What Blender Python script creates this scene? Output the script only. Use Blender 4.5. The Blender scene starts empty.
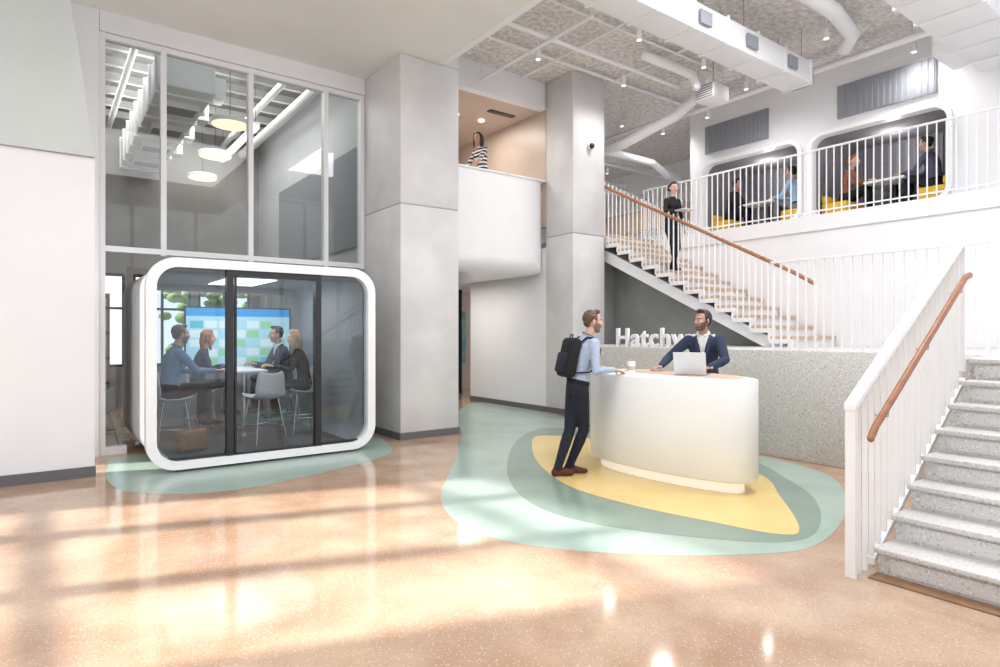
import bpy, bmesh, math, random
from mathutils import Vector as V, Matrix, noise
from mathutils.geometry import tessellate_polygon
random.seed(7)
D = bpy.data
SC = bpy.context.scene
PI = math.pi

# ---------------------------------------------------------------- materials
def mat(name, c1, c2=None, scale=4.0, rough=0.5, metal=0.0, bump=0.0, emit=0.0, coat=0.0, detail=4):
    m = D.materials.new(name); m.use_nodes = True
    nt = m.node_tree; N = nt.nodes; L = nt.links
    b = N['Principled BSDF']
    b.inputs['Roughness'].default_value = rough
    b.inputs['Metallic'].default_value = metal
    b.inputs['Coat Weight'].default_value = coat
    c1 = tuple(c1) + (1,)
    if c2 is None:
        c2 = tuple(x * 0.94 for x in c1[:3])
    c2 = tuple(c2) + (1,)
    tc = N.new('ShaderNodeTexCoord'); no = N.new('ShaderNodeTexNoise')
    no.inputs['Scale'].default_value = scale; no.inputs['Detail'].default_value = detail
    L.new(tc.outputs['Object'], no.inputs['Vector'])
    r = N.new('ShaderNodeValToRGB')
    r.color_ramp.elements[0].position = 0.35; r.color_ramp.elements[1].position = 0.65
    r.color_ramp.elements[0].color = c1; r.color_ramp.elements[1].color = c2
    L.new(no.outputs['Fac'], r.inputs['Fac']); L.new(r.outputs['Color'], b.inputs['Base Color'])
    if bump:
        bu = N.new('ShaderNodeBump'); bu.inputs['Strength'].default_value = bump; bu.inputs['Distance'].default_value = 0.02
        L.new(no.outputs['Fac'], bu.inputs['Height']); L.new(bu.outputs['Normal'], b.inputs['Normal'])
    if emit:
        b.inputs['Emission Color'].default_value = c1; b.inputs['Emission Strength'].default_value = emit
    return m

def terrazzo(name, base, base2, chips, scale, rough, big=0.6, amt=.7):
    m = D.materials.new(name); m.use_nodes = True
    nt = m.node_tree; N = nt.nodes; L = nt.links; b = N['Principled BSDF']
    tc = N.new('ShaderNodeTexCoord')
    no = N.new('ShaderNodeTexNoise'); no.inputs['Scale'].default_value = big; no.inputs['Detail'].default_value = 9
    L.new(tc.outputs['Object'], no.inputs['Vector'])
    r = N.new('ShaderNodeValToRGB'); r.color_ramp.elements[0].position = .35; r.color_ramp.elements[1].position = .68
    r.color_ramp.elements[0].color = tuple(base) + (1,); r.color_ramp.elements[1].color = tuple(base2) + (1,)
    L.new(no.outputs['Fac'], r.inputs['Fac'])
    last = r.outputs['Color']
    for i, (c, sc, size) in enumerate(chips):
        vo = N.new('ShaderNodeTexVoronoi'); vo.inputs['Scale'].default_value = sc * scale
        mp = N.new('ShaderNodeMapping'); mp.inputs['Location'].default_value = (i * 3.1, i * 1.7, i)
        L.new(tc.outputs['Object'], mp.inputs['Vector']); L.new(mp.outputs['Vector'], vo.inputs['Vector'])
        lt = N.new('ShaderNodeMath'); lt.operation = 'LESS_THAN'; lt.inputs[1].default_value = size
        L.new(vo.outputs['Distance'], lt.inputs[0])
        mx = N.new('ShaderNodeMix'); mx.data_type = 'RGBA'
        ml = N.new('ShaderNodeMath'); ml.operation = 'MULTIPLY'; ml.inputs[1].default_value = amt
        L.new(lt.outputs[0], ml.inputs[0]); L.new(ml.outputs[0], mx.inputs['Factor'])
        L.new(last, mx.inputs['A']); mx.inputs['B'].default_value = tuple(c) + (1,)
        last = mx.outputs['Result']
    L.new(last, b.inputs['Base Color']); b.inputs['Roughness'].default_value = rough
    return m

def glass(name, tint=(1, 1, 1), refl=0.08):
    m = D.materials.new(name); m.use_nodes = True
    nt = m.node_tree; N = nt.nodes; L = nt.links
    for n in list(N): N.remove(n)
    o = N.new('ShaderNodeOutputMaterial'); t = N.new('ShaderNodeBsdfTransparent'); g = N.new('ShaderNodeBsdfGlossy')
    t.inputs['Color'].default_value = tuple(tint) + (1,); g.inputs['Roughness'].default_value = .02
    lw = N.new('ShaderNodeLayerWeight'); lw.inputs['Blend'].default_value = .25
    ad = N.new('ShaderNodeMath'); ad.operation = 'MULTIPLY_ADD'; ad.inputs[1].default_value = .35; ad.inputs[2].default_value = refl * .4
    mx = N.new('ShaderNodeMixShader')
    L.new(lw.outputs['Fresnel'], ad.inputs[0]); L.new(ad.outputs[0], mx.inputs['Fac'])
    L.new(t.outputs[0], mx.inputs[1]); L.new(g.outputs[0], mx.inputs[2]); L.new(mx.outputs[0], o.inputs['Surface'])
    return m

WHITE = mat('white_paint', (.83, .83, .85), (.80, .80, .82), 1.2, .55)
WHITEGL = mat('white_lacquer', (.89, .89, .90), (.87, .87, .88), 2, .28)
SHADEUP = mat('upper_wall_shade', (.60, .64, .63), (.55, .59, .58), 1.0, .7)  # greyer light on the upper left wall, put into its colour
CEILP = mat('ceiling_plaster', (.80, .79, .77), (.72, .71, .69), .7, .8)
CONC = mat('smooth_concrete', (.70, .69, .69), (.61, .60, .60), 1.6, .55, bump=.05, detail=8)
CONCSEAM = mat('concrete_seam', (.42, .41, .41), None, 3, .8)
CONCR = mat('raw_concrete', (.80, .76, .73), (.54, .50, .48), 13.0, .9, bump=1.0, detail=14)
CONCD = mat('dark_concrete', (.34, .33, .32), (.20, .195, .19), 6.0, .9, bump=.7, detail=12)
FLOOR = terrazzo('polished_floor', (.375, .235, .155), (.545, .40, .285),
                 [((.70, .58, .46), 50, .22), ((.28, .17, .11), 40, .19), ((.80, .70, .60), 26, .11)], 1, .09, 1.5, .5)
TERR = terrazzo('terrazzo', (.62, .61, .59), (.57, .56, .54),
                [((.34, .32, .30), 34, .27), ((.82, .81, .79), 28, .25), ((.46, .40, .35), 50, .22)], 1, .4)
TREADT = terrazzo('terrazzo_tread', (.66, .65, .64), (.61, .60, .59), [((.40, .38, .36), 44, .26), ((.85, .84, .82), 36, .22)], 1, .4)
MINT = mat('mint_floor_paint', (.32, .425, .375), (.38, .485, .43), 1.5, .2)
SAGE = mat('sage_floor_paint', (.20, .28, .235), (.24, .325, .27), 1.5, .2)
YELL = mat('yellow_floor_paint', (.72, .53, .20), (.78, .59, .25), 1.5, .2)
BASEB = mat('baseboard_grey', (.13, .13, .14), None, 3, .6)
FABG = mat('grey_felt', (.38, .40, .42), (.33, .35, .37), 40, .95)
SHELLG = mat('pod_shell_grey', (.42, .44, .46), (.38, .40, .42), 4, .5)
PODF = mat('pod_floor_carpet', (.12, .12, .13), (.09, .09, .10), 40, .95)
BLACK = mat('black_metal', (.015, .015, .017), (.02, .02, .022), 10, .35)
WOOD = mat('warm_wood', (.40, .18, .09), (.30, .125, .06), 12, .4)
WOODL = mat('pale_wood', (.62, .46, .34), (.55, .39, .28), 8, .45)
TAN = mat('tan_wall', (.56, .46, .39), (.52, .42, .35), 1.2, .35)
STAIRSHADE = mat('understair_shade', (.30, .31, .30), (.26, .27, .26), 2, .8)  # dimness beneath the stairs painted in as a darker wall colour
BOOTHG = mat('booth_grey_felt', (.24, .24, .27), (.19, .19, .22), 30, .95)
LOUV = mat('louvre_grey', (.28, .29, .32), None, 3, .8)
YSEAT = mat('yellow_upholstery', (.72, .44, .04), (.66, .40, .04), 20, .8)
CHROME = mat('chrome', (.6, .6, .6), None, 3, .2, 1.0)
STOOLW = mat('stool_shell', (.66, .67, .69), None, 3, .4)
LEATH = mat('tan_leather', (.26, .14, .07), (.20, .10, .05), 20, .6)
LAMPW = mat('lamp_warm', (1, .80, .58), (1, .80, .58), 1, .5, emit=1.2)
LAMPC = mat('lamp_white', (1, .97, .92), (1, .97, .92), 1, .5, emit=2.2)
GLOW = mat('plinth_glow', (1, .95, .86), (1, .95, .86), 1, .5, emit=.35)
GLASS = glass('clear_glass', (.90, .93, .93), .08)
GLASSD = glass('pod_glass', (.82, .86, .88), .10)
LEAF = mat('foliage', (.14, .28, .06), (.38, .48, .14), 3, .7)
BARK = mat('bark', (.15, .10, .07), None, 8, .9)
SCR = {k: mat('screen_' + k, c, c, 1, .4, emit=.40) for k, c in dict(bg=(.40, .68, .82), head=(.02, .30, .70), green=(.30, .62, .35),
       yellow=(.72, .72, .40), teal=(.10, .50, .60), white=(.70, .82, .86)).items()}
ART = mat('art_blue', (.10, .30, .40), (.35, .50, .45), 4, .5)

# ---------------------------------------------------------------- mesh builder
class MB:
    def __init__(s): s.v = []; s.f = []; s.m = []; s.sm = []; s.mats = []
    def mi(s, m):
        if m not in s.mats: s.mats.append(m)
        return s.mats.index(m)
    def add(s, vs, fs, m, smooth=False, M=None):
        o = len(s.v)
        s.v += [(M @ V(p)) if M is not None else V(p) for p in vs]
        one = not isinstance(m, list)
        k = s.mi(m) if one else None
        for i, f in enumerate(fs):
            s.f.append(tuple(o + j for j in f)); s.m.append(k if one else s.mi(m[i])); s.sm.append(smooth)
    def box(s, x0, x1, y0, y1, z0, z1, m, bev=0, M=None, seg=2):
        if x0 > x1: x0, x1 = x1, x0
        if y0 > y1: y0, y1 = y1, y0
        if z0 > z1: z0, z1 = z1, z0
        if not bev:
            vs = [(x, y, z) for x in (x0, x1) for y in (y0, y1) for z in (z0, z1)]
            s.add(vs, [(0, 1, 3, 2), (4, 6, 7, 5), (0, 4, 5, 1), (2, 3, 7, 6), (0, 2, 6, 4), (1, 5, 7, 3)], m, False, M); return
        bm = bmesh.new(); bmesh.ops.create_cube(bm, size=1)
        for v in bm.verts:
            v.co = V(((x0 + x1) / 2 + v.co.x * (x1 - x0), (y0 + y1) / 2 + v.co.y * (y1 - y0), (z0 + z1) / 2 + v.co.z * (z1 - z0)))
        bmesh.ops.bevel(bm, geom=bm.edges[:], offset=bev, segments=seg, affect='EDGES', profile=.5)
        bm.verts.index_update()
        s.add([v.co.copy() for v in bm.verts], [tuple(v.index for v in f.verts) for f in bm.faces], m, True, M); bm.free()
    def loft(s, rings, m, smooth=True, cap=True, M=None, loop=False):
        n = len(rings[0]); vs = [p for r in rings for p in r]; fs = []
        R = len(rings)
        for i in range(R if loop else R - 1):
            a = i * n; b = ((i + 1) % R) * n
            for j in range(n):
                fs.append((a + j, a + (j + 1) % n, b + (j + 1) % n, b + j))
        if cap and not loop:
            fs.append(tuple(range(n - 1, -1, -1))); fs.append(tuple((R - 1) * n + j for j in range(n)))
        s.add(vs, fs, m, smooth, M)
    def tube(s, pts, r, m, n=10, rnd=True, side=None, M=None):
        pts = [V(p) for p in pts]
        if not isinstance(r, (list, tuple)): r = [r] * len(pts)
        r = [(q, q) if not isinstance(q, (list, tuple)) else q for q in r]
        T = []
        for i in range(len(pts)):
            a = pts[max(i - 1, 0)]; b = pts[min(i + 1, len(pts) - 1)]
            T.append((b - a).normalized())
        P = list(pts)
        if rnd:
            t0, t1 = T[0], T[-1]; r0, r1 = r[0], r[-1]
            m0 = min(r0); m1 = min(r1)
            pre = [(P[0] - t0 * m0 * .97, (r0[0] * .3, r0[1] * .3)), (P[0] - t0 * m0 * .75, (r0[0] * .68, r0[1] * .68)), (P[0] - t0 * m0 * .4, (r0[0] * .92, r0[1] * .92))]
            post = [(P[-1] + t1 * m1 * .4, (r1[0] * .92, r1[1] * .92)), (P[-1] + t1 * m1 * .75, (r1[0] * .68, r1[1] * .68)), (P[-1] + t1 * m1 * .97, (r1[0] * .3, r1[1] * .3))]
            P = [p for p, _ in pre] + P + [p for p, _ in post]
            r = [q for _, q in pre] + list(r) + [q for _, q in post]
            T = [t0] * 3 + T + [t1] * 3
        rings = []
        prev = V(side).normalized() if side is not None else None
        for p, t, q in zip(P, T, r):
            if prev is None:
                prev = t.orthogonal().normalized()
            u = (prev - t * prev.dot(t))
            u = u.normalized() if u.length > 1e-5 else t.orthogonal().normalized()
            if side is None: prev = u
            w = t.cross(u)
            rings.append([p + u * math.cos(2 * PI * k / n) * q[0] + w * math.sin(2 * PI * k / n) * q[1] for k in range(n)])
        s.loft(rings, m, True, True, M)
    def ell(s, c, r, m, M=None, n=14, k=9):
        c = V(c); rings = []
        for i in range(1, k):
            a = PI * i / k
            rings.append([c + V((r[0] * math.sin(a) * math.cos(2 * PI * j / n), r[1] * math.sin(a) * math.sin(2 * PI * j / n), r[2] * math.cos(a))) for j in range(n)])
        vs = [p for q in rings for p in q] + [c + V((0, 0, r[2])), c - V((0, 0, r[2]))]
        fs = []
        for i in range(len(rings) - 1):
            for j in range(n):
                fs.append((i * n + j, (i + 1) * n + j, (i + 1) * n + (j + 1) % n, i * n + (j + 1) % n))
        t = len(vs) - 2
        for j in range(n):
            fs.append((t, j, (j + 1) % n)); fs.append((t + 1, (len(rings) - 1) * n + (j + 1) % n, (len(rings) - 1) * n + j))
        s.add(vs, fs, m, True, M)
    def cyl(s, a, b, r, m, n=20, r2=None, M=None):
        a = V(a); b = V(b); t = (b - a).normalized(); u = t.orthogonal().normalized(); w = t.cross(u); r2 = r if r2 is None else r2
        R = [[p + u * math.cos(2 * PI * k / n) * q + w * math.sin(2 * PI * k / n) * q for k in range(n)] for p, q in ((a, r), (b, r2))]
        vs = R[0] + R[1]
        s.add(vs, [(j, (j + 1) % n, n + (j + 1) % n, n + j) for j in range(n)], m, True, M)
        s.add(R[0], [tuple(range(n - 1, -1, -1))], m, False, M); s.add(R[1], [tuple(range(n))], m, False, M)
    def holed(s, outer, holes, a0, a1, axis, m, M=None, inner=None):
        def to(p, a):
            if axis == 'x': return V((a, p[0], p[1]))
            if axis == 'y': return V((p[0], a, p[1]))
            return V((p[0], p[1], a))
        loops = [outer] + holes
        flat = [p for l in loops for p in l]; n = len(flat)
        tri = tessellate_polygon([[V((p[0], p[1], 0)) for p in l] for l in loops])
        vs = [to(p, a0) for p in flat] + [to(p, a1) for p in flat]
        fs = [tuple(t) for t in tri] + [tuple(n + k for k in reversed(t)) for t in tri]
        s.add(vs, fs, m, False, M)
        for li, l in enumerate(loops):
            k = len(l)
            s.add([to(p, a0) for p in l] + [to(p, a1) for p in l], [(j, (j + 1) % k, k + (j + 1) % k, k + j) for j in range(k)],
                  (inner if (inner and li) else m), k > 8, M)
    def slope(s, f, x0, x1, y0, y1, za, zb, m):
        s.add([(x, y, f(x) + z) for x in (x0, x1) for y in (y0, y1) for z in (za, zb)],
              [(0, 1, 3, 2), (4, 6, 7, 5), (0, 4, 5, 1), (2, 3, 7, 6), (0, 2, 6, 4), (1, 5, 7, 3)], m)
    def mesh(s, name):
        me = D.meshes.new(name); me.from_pydata([tuple(p) for p in s.v], [], s.f)
        for m in s.mats: me.materials.append(m)
        me.polygons.foreach_set('material_index', s.m); me.polygons.foreach_set('use_smooth', s.sm)
        bm = bmesh.new(); bm.from_mesh(me); bmesh.ops.recalc_face_normals(bm, faces=bm.faces[:]); bm.to_mesh(me); bm.free()
        me.update(); return me
    def obj(s, name, T=None):
        o = D.objects.new(name, s.mesh(name)); SC.collection.objects.link(o)
        if T is not None: o.matrix_world = T
        return o

def box(name, *a, **k):
    b = MB(); b.box(*a, **k); return b.obj(name)
def rrect(x0, x1, z0, z1, r, n=8):
    pts = []
    for cx, cz, a in ((x1 - r, z0 + r, -90), (x1 - r, z1 - r, 0), (x0 + r, z1 - r, 90), (x0 + r, z0 + r, 180)):
        for i in range(n + 1):
            t = math.radians(a + 90 * i / n); pts.append((cx + r * math.cos(t), cz + r * math.sin(t)))
    return pts
def smoothloop(P, k=6):
    out = []; n = len(P)
    for i in range(n):
        p0, p1, p2, p3 = [V(P[(i + j - 1) % n]) for j in range(4)]
        for q in range(k):
            t = q / k
            out.append(tuple(.5 * ((2 * p1) + (p2 - p0) * t + (2 * p0 - 5 * p1 + 4 * p2 - p3) * t * t + (3 * p1 - p0 - 3 * p2 + p3) * t ** 3)))
    return out
def insetloop(P, d):
    n = len(P); out = []
    area = sum(P[i][0] * P[(i + 1) % n][1] - P[(i + 1) % n][0] * P[i][1] for i in range(n)); sg = 1 if area > 0 else -1
    for i in range(n):
        a = V(P[i - 1]); b = V(P[(i + 1) % n]); t = (b - a).normalized()
        out.append((P[i][0] - t.y * d * sg, P[i][1] + t.x * d * sg))
    return out

# ---------------------------------------------------------------- room shell
FX0, FX1, FY0, FY1 = -3.2, 15, -4, 17
box('floor', FX0, FX1, FY0, FY1, -.2, 0, FLOOR)
ZL, ZH, MZ, LZ = 5.45, 6.3, 3.4, 1.3
CX = 4.68
box('ceiling_lobby', FX0, CX, FY0, 9.15, ZL, ZL + .25, CEILP)
box('ceiling_exposed', CX + .1, FX1, FY0, FY1, ZH, ZH + .2, CONCR)
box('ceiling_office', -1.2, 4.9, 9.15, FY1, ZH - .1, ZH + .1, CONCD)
box('wall_fascia', CX + .001, CX + .1, FY0, 7.79, ZL - .002, ZH, WHITE)
b = MB(); b.box(FX0, .45, 7.75, 7.95, 0, 3.34, WHITE); b.obj('wall_left')
b = MB(); b.holed([(FX0, 3.345), (.45, 3.345), (.30, 4.5), (.16, ZL), (FX0, ZL)], [], 7.70, 7.95, 'y', SHADEUP); b.obj('wall_left_upper')
box('baseboard_left', FX0, .46, 7.73, 7.75, 0, .11, BASEB)
box('wall_jamb', -1.2, .565, 8.96, 9.15, 0, ZL, WHITE)
box('wall_west', FX0 - .15, FX0, FY0, 4.2, 0, ZL, WHITE)
b = MB()
for y in (4.25, 5.5, 6.75, 7.66):
    b.box(FX0 - .15, FX0, y - .09, y + .09, 0, ZL, WHITE)
for z in (.12, 2.6, 5.0):
    b.box(FX0 - .12, FX0 - .03, 4.2, 7.75, z - .06, z + .06, WHITE)
b.obj('window_1')
b = MB()
for i in range(11):
    b.box(FX0 + i * 1.8, FX0 + i * 1.8 + .1, FY0 - .1, FY0, 0, ZH, WHITE)
for z in (.05, 3.2, 6.2):
    b.box(FX0, FX1, FY0 - .08, FY0 - .02, z - .05, z + .05, WHITE)
b.obj('window_2')

def column(name, x0, x1, y0, y1, ztop):
    c = MB()
    c.box(x0, x1, y0, y1, 0, 3.33, CONC, bev=.012); c.box(x0, x1, y0, y1, 3.345, ztop, CONC, bev=.012)
    c.box(x0 + .01, x1 - .01, y0 + .01, y1 - .01, 3.3, 3.38, CONCSEAM); c.obj(name)
column('concrete_column', 4.05, 5.02, 7.8, 9.19, ZL - .002)
box('wall_column_upper', CX + .001, 5.02, 7.8, 9.19, ZL, ZH, CONC)
column('concrete_column', 7.78, 8.6, 8.25, 9.0, ZH - .001)
b = MB(); b.box(4.035, 5.03, 7.785, 7.8, 0, .1, BASEB); b.box(4.035, 4.049, 7.8, 9.1, 0, .1, BASEB); b.obj('baseboard_column')
box('wall_corridor', 7.78, 7.95, 9.001, 11.6, 0, 3.14, WHITE)
box('baseboard_corridor', 7.765, 7.78, 8.25, 11.6, 0, .1, BASEB)
b = MB(); b.cyl((8.2, 8.25, 5.0), (8.2, 8.2, 5.0), .07, WHITE, 20); b.ell((8.2, 8.19, 4.98), (.055, .05, .055), BLACK); b.obj('dome_security_camera')

# beam + glass wall
box('beam_glazing', .57, 4.045, 8.96, 9.15, 5.205, ZL, WHITE)
b = MB()
for x in (.60, 1.27, 2.35, 3.43, 4.01):
    lo = 0 if x < .8 else 2.5
    b.box(x - .032, x + .032, 8.985, 9.115, lo, 5.2, WHITE)
b.box(.57, 4.04, 8.995, 9.105, 2.515, 2.585, WHITE); b.box(.57, 4.04, 8.995, 9.105, 5.13, 5.198, WHITE)
b.box(.57, .86, 8.995, 9.105, 0, .1, WHITE); b.box(3.52, 4.04, 8.995, 9.105, 0, .1, WHITE)
b.box(.6, 4.04, 9.045, 9.055, 2.55, 5.15, GLASS)
b.box(.6, .86, 9.045, 9.055, .08, 2.55, GLASS); b.box(3.5, 4.04, 9.045, 9.055, .08, 2.55, GLASS)
b.box(.86, 3.5, 9.045, 9.055, 2.34, 2.55, GLASS)
b.obj('window_3')

# office behind glass
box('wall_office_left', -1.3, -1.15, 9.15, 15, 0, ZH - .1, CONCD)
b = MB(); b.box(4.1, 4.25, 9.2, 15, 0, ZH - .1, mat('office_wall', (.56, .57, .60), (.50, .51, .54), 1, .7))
b.box(4.07, 4.1, 9.3, 13.4, 2.9, 4.5, mat('acoustic_panel', (.24, .25, .28), None, 20, .9)); b.obj('wall_office_right')
b = MB()
ho = [rrect(-.95 + i * 1.25, .15 + i * 1.25, .8, 2.75, .02, 1) for i in range(1, 4)]
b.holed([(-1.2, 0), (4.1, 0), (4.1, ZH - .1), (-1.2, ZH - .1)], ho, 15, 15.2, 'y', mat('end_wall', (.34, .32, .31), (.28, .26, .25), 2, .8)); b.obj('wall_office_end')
b = MB()
for i in range(1, 4):
    x0 = -.95 + i * 1.25; z0 = .8
    b.box(x0, x0 + 1.1, 15.04, 15.08, z0, z0 + .06, BLACK); b.box(x0, x0 + 1.1, 15.04, 15.08, z0 + 1.89, z0 + 1.95, BLACK); b.box(x0, x0 + 1.1, 15.04, 15.08, z0 + 1.2, z0 + 1.25, BLACK)
    for q in (0, .52, 1.05): b.box(x0 + q, x0 + q + .05, 15.03, 15.09, z0, z0 + 1.95, BLACK)
b.obj('window_4')
b = MB()
b.box(1.30, 2.0, 9.5, 14.9, 4.9, 5.45, WHITE, bev=.02)
for i in range(9):
    y = 9.8 + i * .6; b.box(1.27, 2.03, y, y + .05, 4.87, 5.48, WHITE)
for i in range(4):
    b.box(2.0, 2.25, 10 + i * 1.2, 10.35 + i * 1.2, 5.05, 5.35, WHITE); b.box(1.42, 1.90, 10.1 + i * 1.2, 10.5 + i * 1.2, 4.82, 4.9, WHITE)
    b.box(1.45, 1.87, 10.13 + i * 1.2, 10.47 + i * 1.2, 4.815, 4.82, LOUV)
b.obj('office_air_duct')
b = MB(); b.box(.15, .62, 9.5, 14.9, 5.1, 5.45, WHITE, bev=.02)
for i in range(6): b.box(.13, .64, 9.9 + i * .85, 9.95 + i * .85, 5.08, 5.47, WHITE)
b.obj('office_air_duct')
b = MB(); b.tube([(1.1, 9.4, 5.7), (1.1, 14.9, 5.7)], .05, WHITE); b.tube([(3.3, 9.4, 5.75), (3.3, 14.9, 5.75)], .06, WHITE); b.tube([(3.7, 9.4, 5.6), (3.7, 14.9, 5.6)], .09, WHITE)
for i in range(8): b.box(-1.1, 4.05, 9.7 + i * .7, 9.78 + i * .7, 5.86, 5.99, CONC)
b.obj('office_pipework')
b = MB(); b.box(.2, 1.1, 14.55, 14.95, 0, 2.3, LEATH); b.box(.25, 1.05, 14.54, 14.55, .1, 2.2, WOODL)
for i in range(4): b.box(.2, 1.1, 14.5, 14.56, .5 + i * .5, .53 + i * .5, BLACK)
b.obj('shelving_cabinet')
for x, y in ((2.4, 10.4), (2.6, 12.4), (2.75, 14.3)):
    b = MB(); b.cyl((0, 0, 0), (0, 0, .07), .29, WHITEGL, 32); b.cyl((0, 0, -.012), (0, 0, -.001), .27, LAMPW, 32); b.cyl((0, 0, .07), (0, 0, 1.0), .006, BLACK, 6)
    b.obj('pendant_lamp', Matrix.Translation((x, y, 4.8)))
for x in (3.0,):
    b = MB(); b.box(-.035, .035, -1.3, 1.3, 0, .04, LAMPC); b.box(-.045, .045, -1.32, 1.32, .041, .09, WHITE)
    for yy in (-1.2, 1.2): b.cyl((0, yy, .09), (0, yy, .75), .005, BLACK, 6)
    b.obj('linear_pendant_lamp', Matrix.Translation((x, 12.4, 5.05)))
for k, (x, y) in enumerate(((4.0, 19.5), (6.2, 20))):
    b = MB(); b.tube([(0, 0, 0), (.1, 0, 1.5), (0, .1, 3)], [.15, .12, .08], BARK)
    for i in range(130):
        a = random.random() * 6.28; r = random.random() * 1.4; z = .9 + random.random() * 2.6
        s = .10 + random.random() * .15
        b.ell((r * math.cos(a), r * math.sin(a), z), (s, s, s * .7), LEAF, n=7, k=5)
    b.obj('tree', Matrix.Translation((x, y, -.2)))
box('ground_outside', -8, 12, 17, 26, -.25, -.2, mat('lawn', (.12, .22, .07), (.2, .3, .1), 3, .9))

# balcony bulge
b = MB()
prof = [(9.17, 4.40), (9.0, 4.40)] + [(9.30 - .30 * math.cos(math.radians(a)), 2.90 - .30 * math.sin(math.radians(a))) for a in range(0, 91, 10)] + [(12.1, 2.6), (12.1, 3.54), (9.17, 3.54)]
def bring(x, o):
    out = []
    for (y, z) in prof:
        yy = max(y, 9.0 + o) if y < 9.17 else y
        zz = max(z, 2.6 + o) if z < 3.0 else z
        out.append(V((x, yy, zz)))
    return out
xs = [(5.03, 0), (7.45, 0)] + [(7.45 + .30 * math.sin(math.radians(a)), .14 * (1 - math.cos(math.radians(a)))) for a in range(15, 91, 15)]
b.loft([bring(x, o) for x, o in xs], WHITEGL, True, True)
o = b.obj('balcony_parapet')
md = o.modifiers.new('edge', 'EDGE_SPLIT'); md.split_angle = math.radians(35)
box('wall_balcony_header', 5.03, 7.77, 9.0, 9.15, 5.79, ZH, WHITE)
box('wall_balcony_back', 5.02, 9.0, 12.2, 12.35, 3.55, ZH, TAN)
box('wall_balcony_side', 7.78, 7.9, 9.01, 12.19, 3.551, ZH, TAN)
box('wall_balcony_left', 4.9, 5.02, 9.2, 12.19, 2.6, ZH, TAN)
b = MB(); b.box(5.03, 7.77, 9.151, 12.19, 5.79, 5.9, TAN); b.box(6.9, 7.5, 9.6, 9.72, 5.77, 5.789, BLACK)
for x in (5.9, 6.5, 7.1):
    b.cyl((x, 10.2, 5.765), (x, 10.2, 5.789), .06, LAMPC)
b.obj('ceiling_balcony')
box('trim_balcony_cap', 5.03, 7.76, 8.98, 9.18, 4.401, 4.43, WHITEGL)
b = MB(); b.box(4.0, 9.5, 14, 14.15, 0, 3.14, TAN); b.obj('wall_corridor_end')
b = MB()
for x in (6.6, 7.5, 8.4): b.box(x, x + .06, 13.0, 13.08, 0, 2.58, BLACK)
b.box(6.6, 8.46, 12.99, 13.09, 2.5, 2.59, BLACK); b.box(6.6, 8.46, 12.99, 13.09, 0, .08, BLACK); b.box(6.66, 8.4, 13.03, 13.04, .08, 2.5, GLASSD)
b.obj('door_1')
box('wall_picture', 8.0, 9.2, 13.93, 13.999, .7, 2.1, ART)
box('wall_corridor_soffit', 7.96, 9.5, 9.01, 14.0, 2.6, 3.14, WHITE)

# low terrazzo wall + landing
b = MB(); b.box(7.15, 8.62, 1.8, 7.5, 0, LZ, TERR, bev=.01); b.box(7.78, 8.62, 7.5, 8.24, 0, LZ, TERR)
b.box(8.62, 9.99, -3, 8.24, 0, LZ, TERR); b.box(6.02, 8.62, -3, 1.8, 0, LZ, TERR); b.obj('floor_landing')
box('wall_mezzanine', 10.0, 10.2, -3, 12, 0, 3.15, WHITE)
box('floor_mezzanine', 9.97, 14.5, -3, 16, 3.151, MZ, WHITE)
box('floor_mezzanine_landing', 8.61, 9.969, 8.56, 12, 3.151, MZ, WHITE)
box('wall_mezzanine_back', 14.3, 14.5, -3, 15.8, MZ + .001, ZH, WHITE)
box('wall_mezzanine_end', 8.0, 14.5, 15.8, 16, MZ + .001, ZH, WHITE)
box('trim_mezzanine_shelf', 14.1, 14.299, 9, 15, 4.5, 5.1, WOODL)
b = MB()
h1 = rrect(3.55, 5.65, 3.62, 5.05, .22); h2 = rrect(5.90, 7.95, 3.62, 5.05, .22)
b.holed([(-3, MZ + .001), (8.3, MZ + .001), (8.3, ZH), (-3, ZH)], [h1, h2], 11.3, 11.42, 'x', WHITE)
b.obj('wall_booths')
for i, (y0, y1) in enumerate(((3.55, 5.65), (5.90, 7.95))):
    b = MB()
    b.holed(rrect(y0 - .07, y1 + .07, 3.55, 5.12, .27), [rrect(y0, y1, 3.62, 5.05, .22)], 11.22, 11.299, 'x', WHITEGL)
    pa = rrect(y0 - .0, y1 + .0, 3.62, 5.05, .22)
    b.loft([[V((x, p[0], p[1])) for p in pa] for x in (11.425, 12.7)], BOOTHG, True, False)
    b.box(12.70, 12.74, y0, y1, 3.62, 5.05, BOOTHG)
    for q in range(14): b.box(12.68, 12.70, y0 + .1 + q * .14, y0 + .13 + q * .14, 3.7, 5.0, LOUV)
    b.obj('booth_surround')
    c = (y0 + y1) / 2
    b = MB()
    for sg in (-1, 1):
        ya = c + sg * 1.0; yb = c + sg * .55
        b.box(11.5, 12.65, ya, yb, 3.635, 3.88, YSEAT, bev=.03)
        yc = c + sg * .90
        b.box(11.5, 12.65, ya, yc, 3.88, 4.02, YSEAT, bev=.03)
    b.obj('booth_bench')
    b = MB(); b.box(11.6, 12.65, c - .32, c + .32, 4.12, 4.16, WHITEGL, bev=.01); b.cyl((12.1, c, 3.635), (12.1, c, 4.12), .04, BLACK); b.cyl((12.1, c, 3.635), (12.1, c, 3.66), .2, BLACK); b.obj('booth_table')
for (ya, yb) in ((3.7, 5.2), (6.5, 7.9)):
    b = MB(); b.box(11.25, 11.299, ya, yb, 5.28, 5.85, LOUV)
    n = int((yb - ya) / .09)
    for i in range(n): b.box(11.235, 11.25, ya + .02 + i * .09, ya + .055 + i * .09, 5.3, 5.83, LOUV)
    b.obj('wall_louvre')

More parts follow.
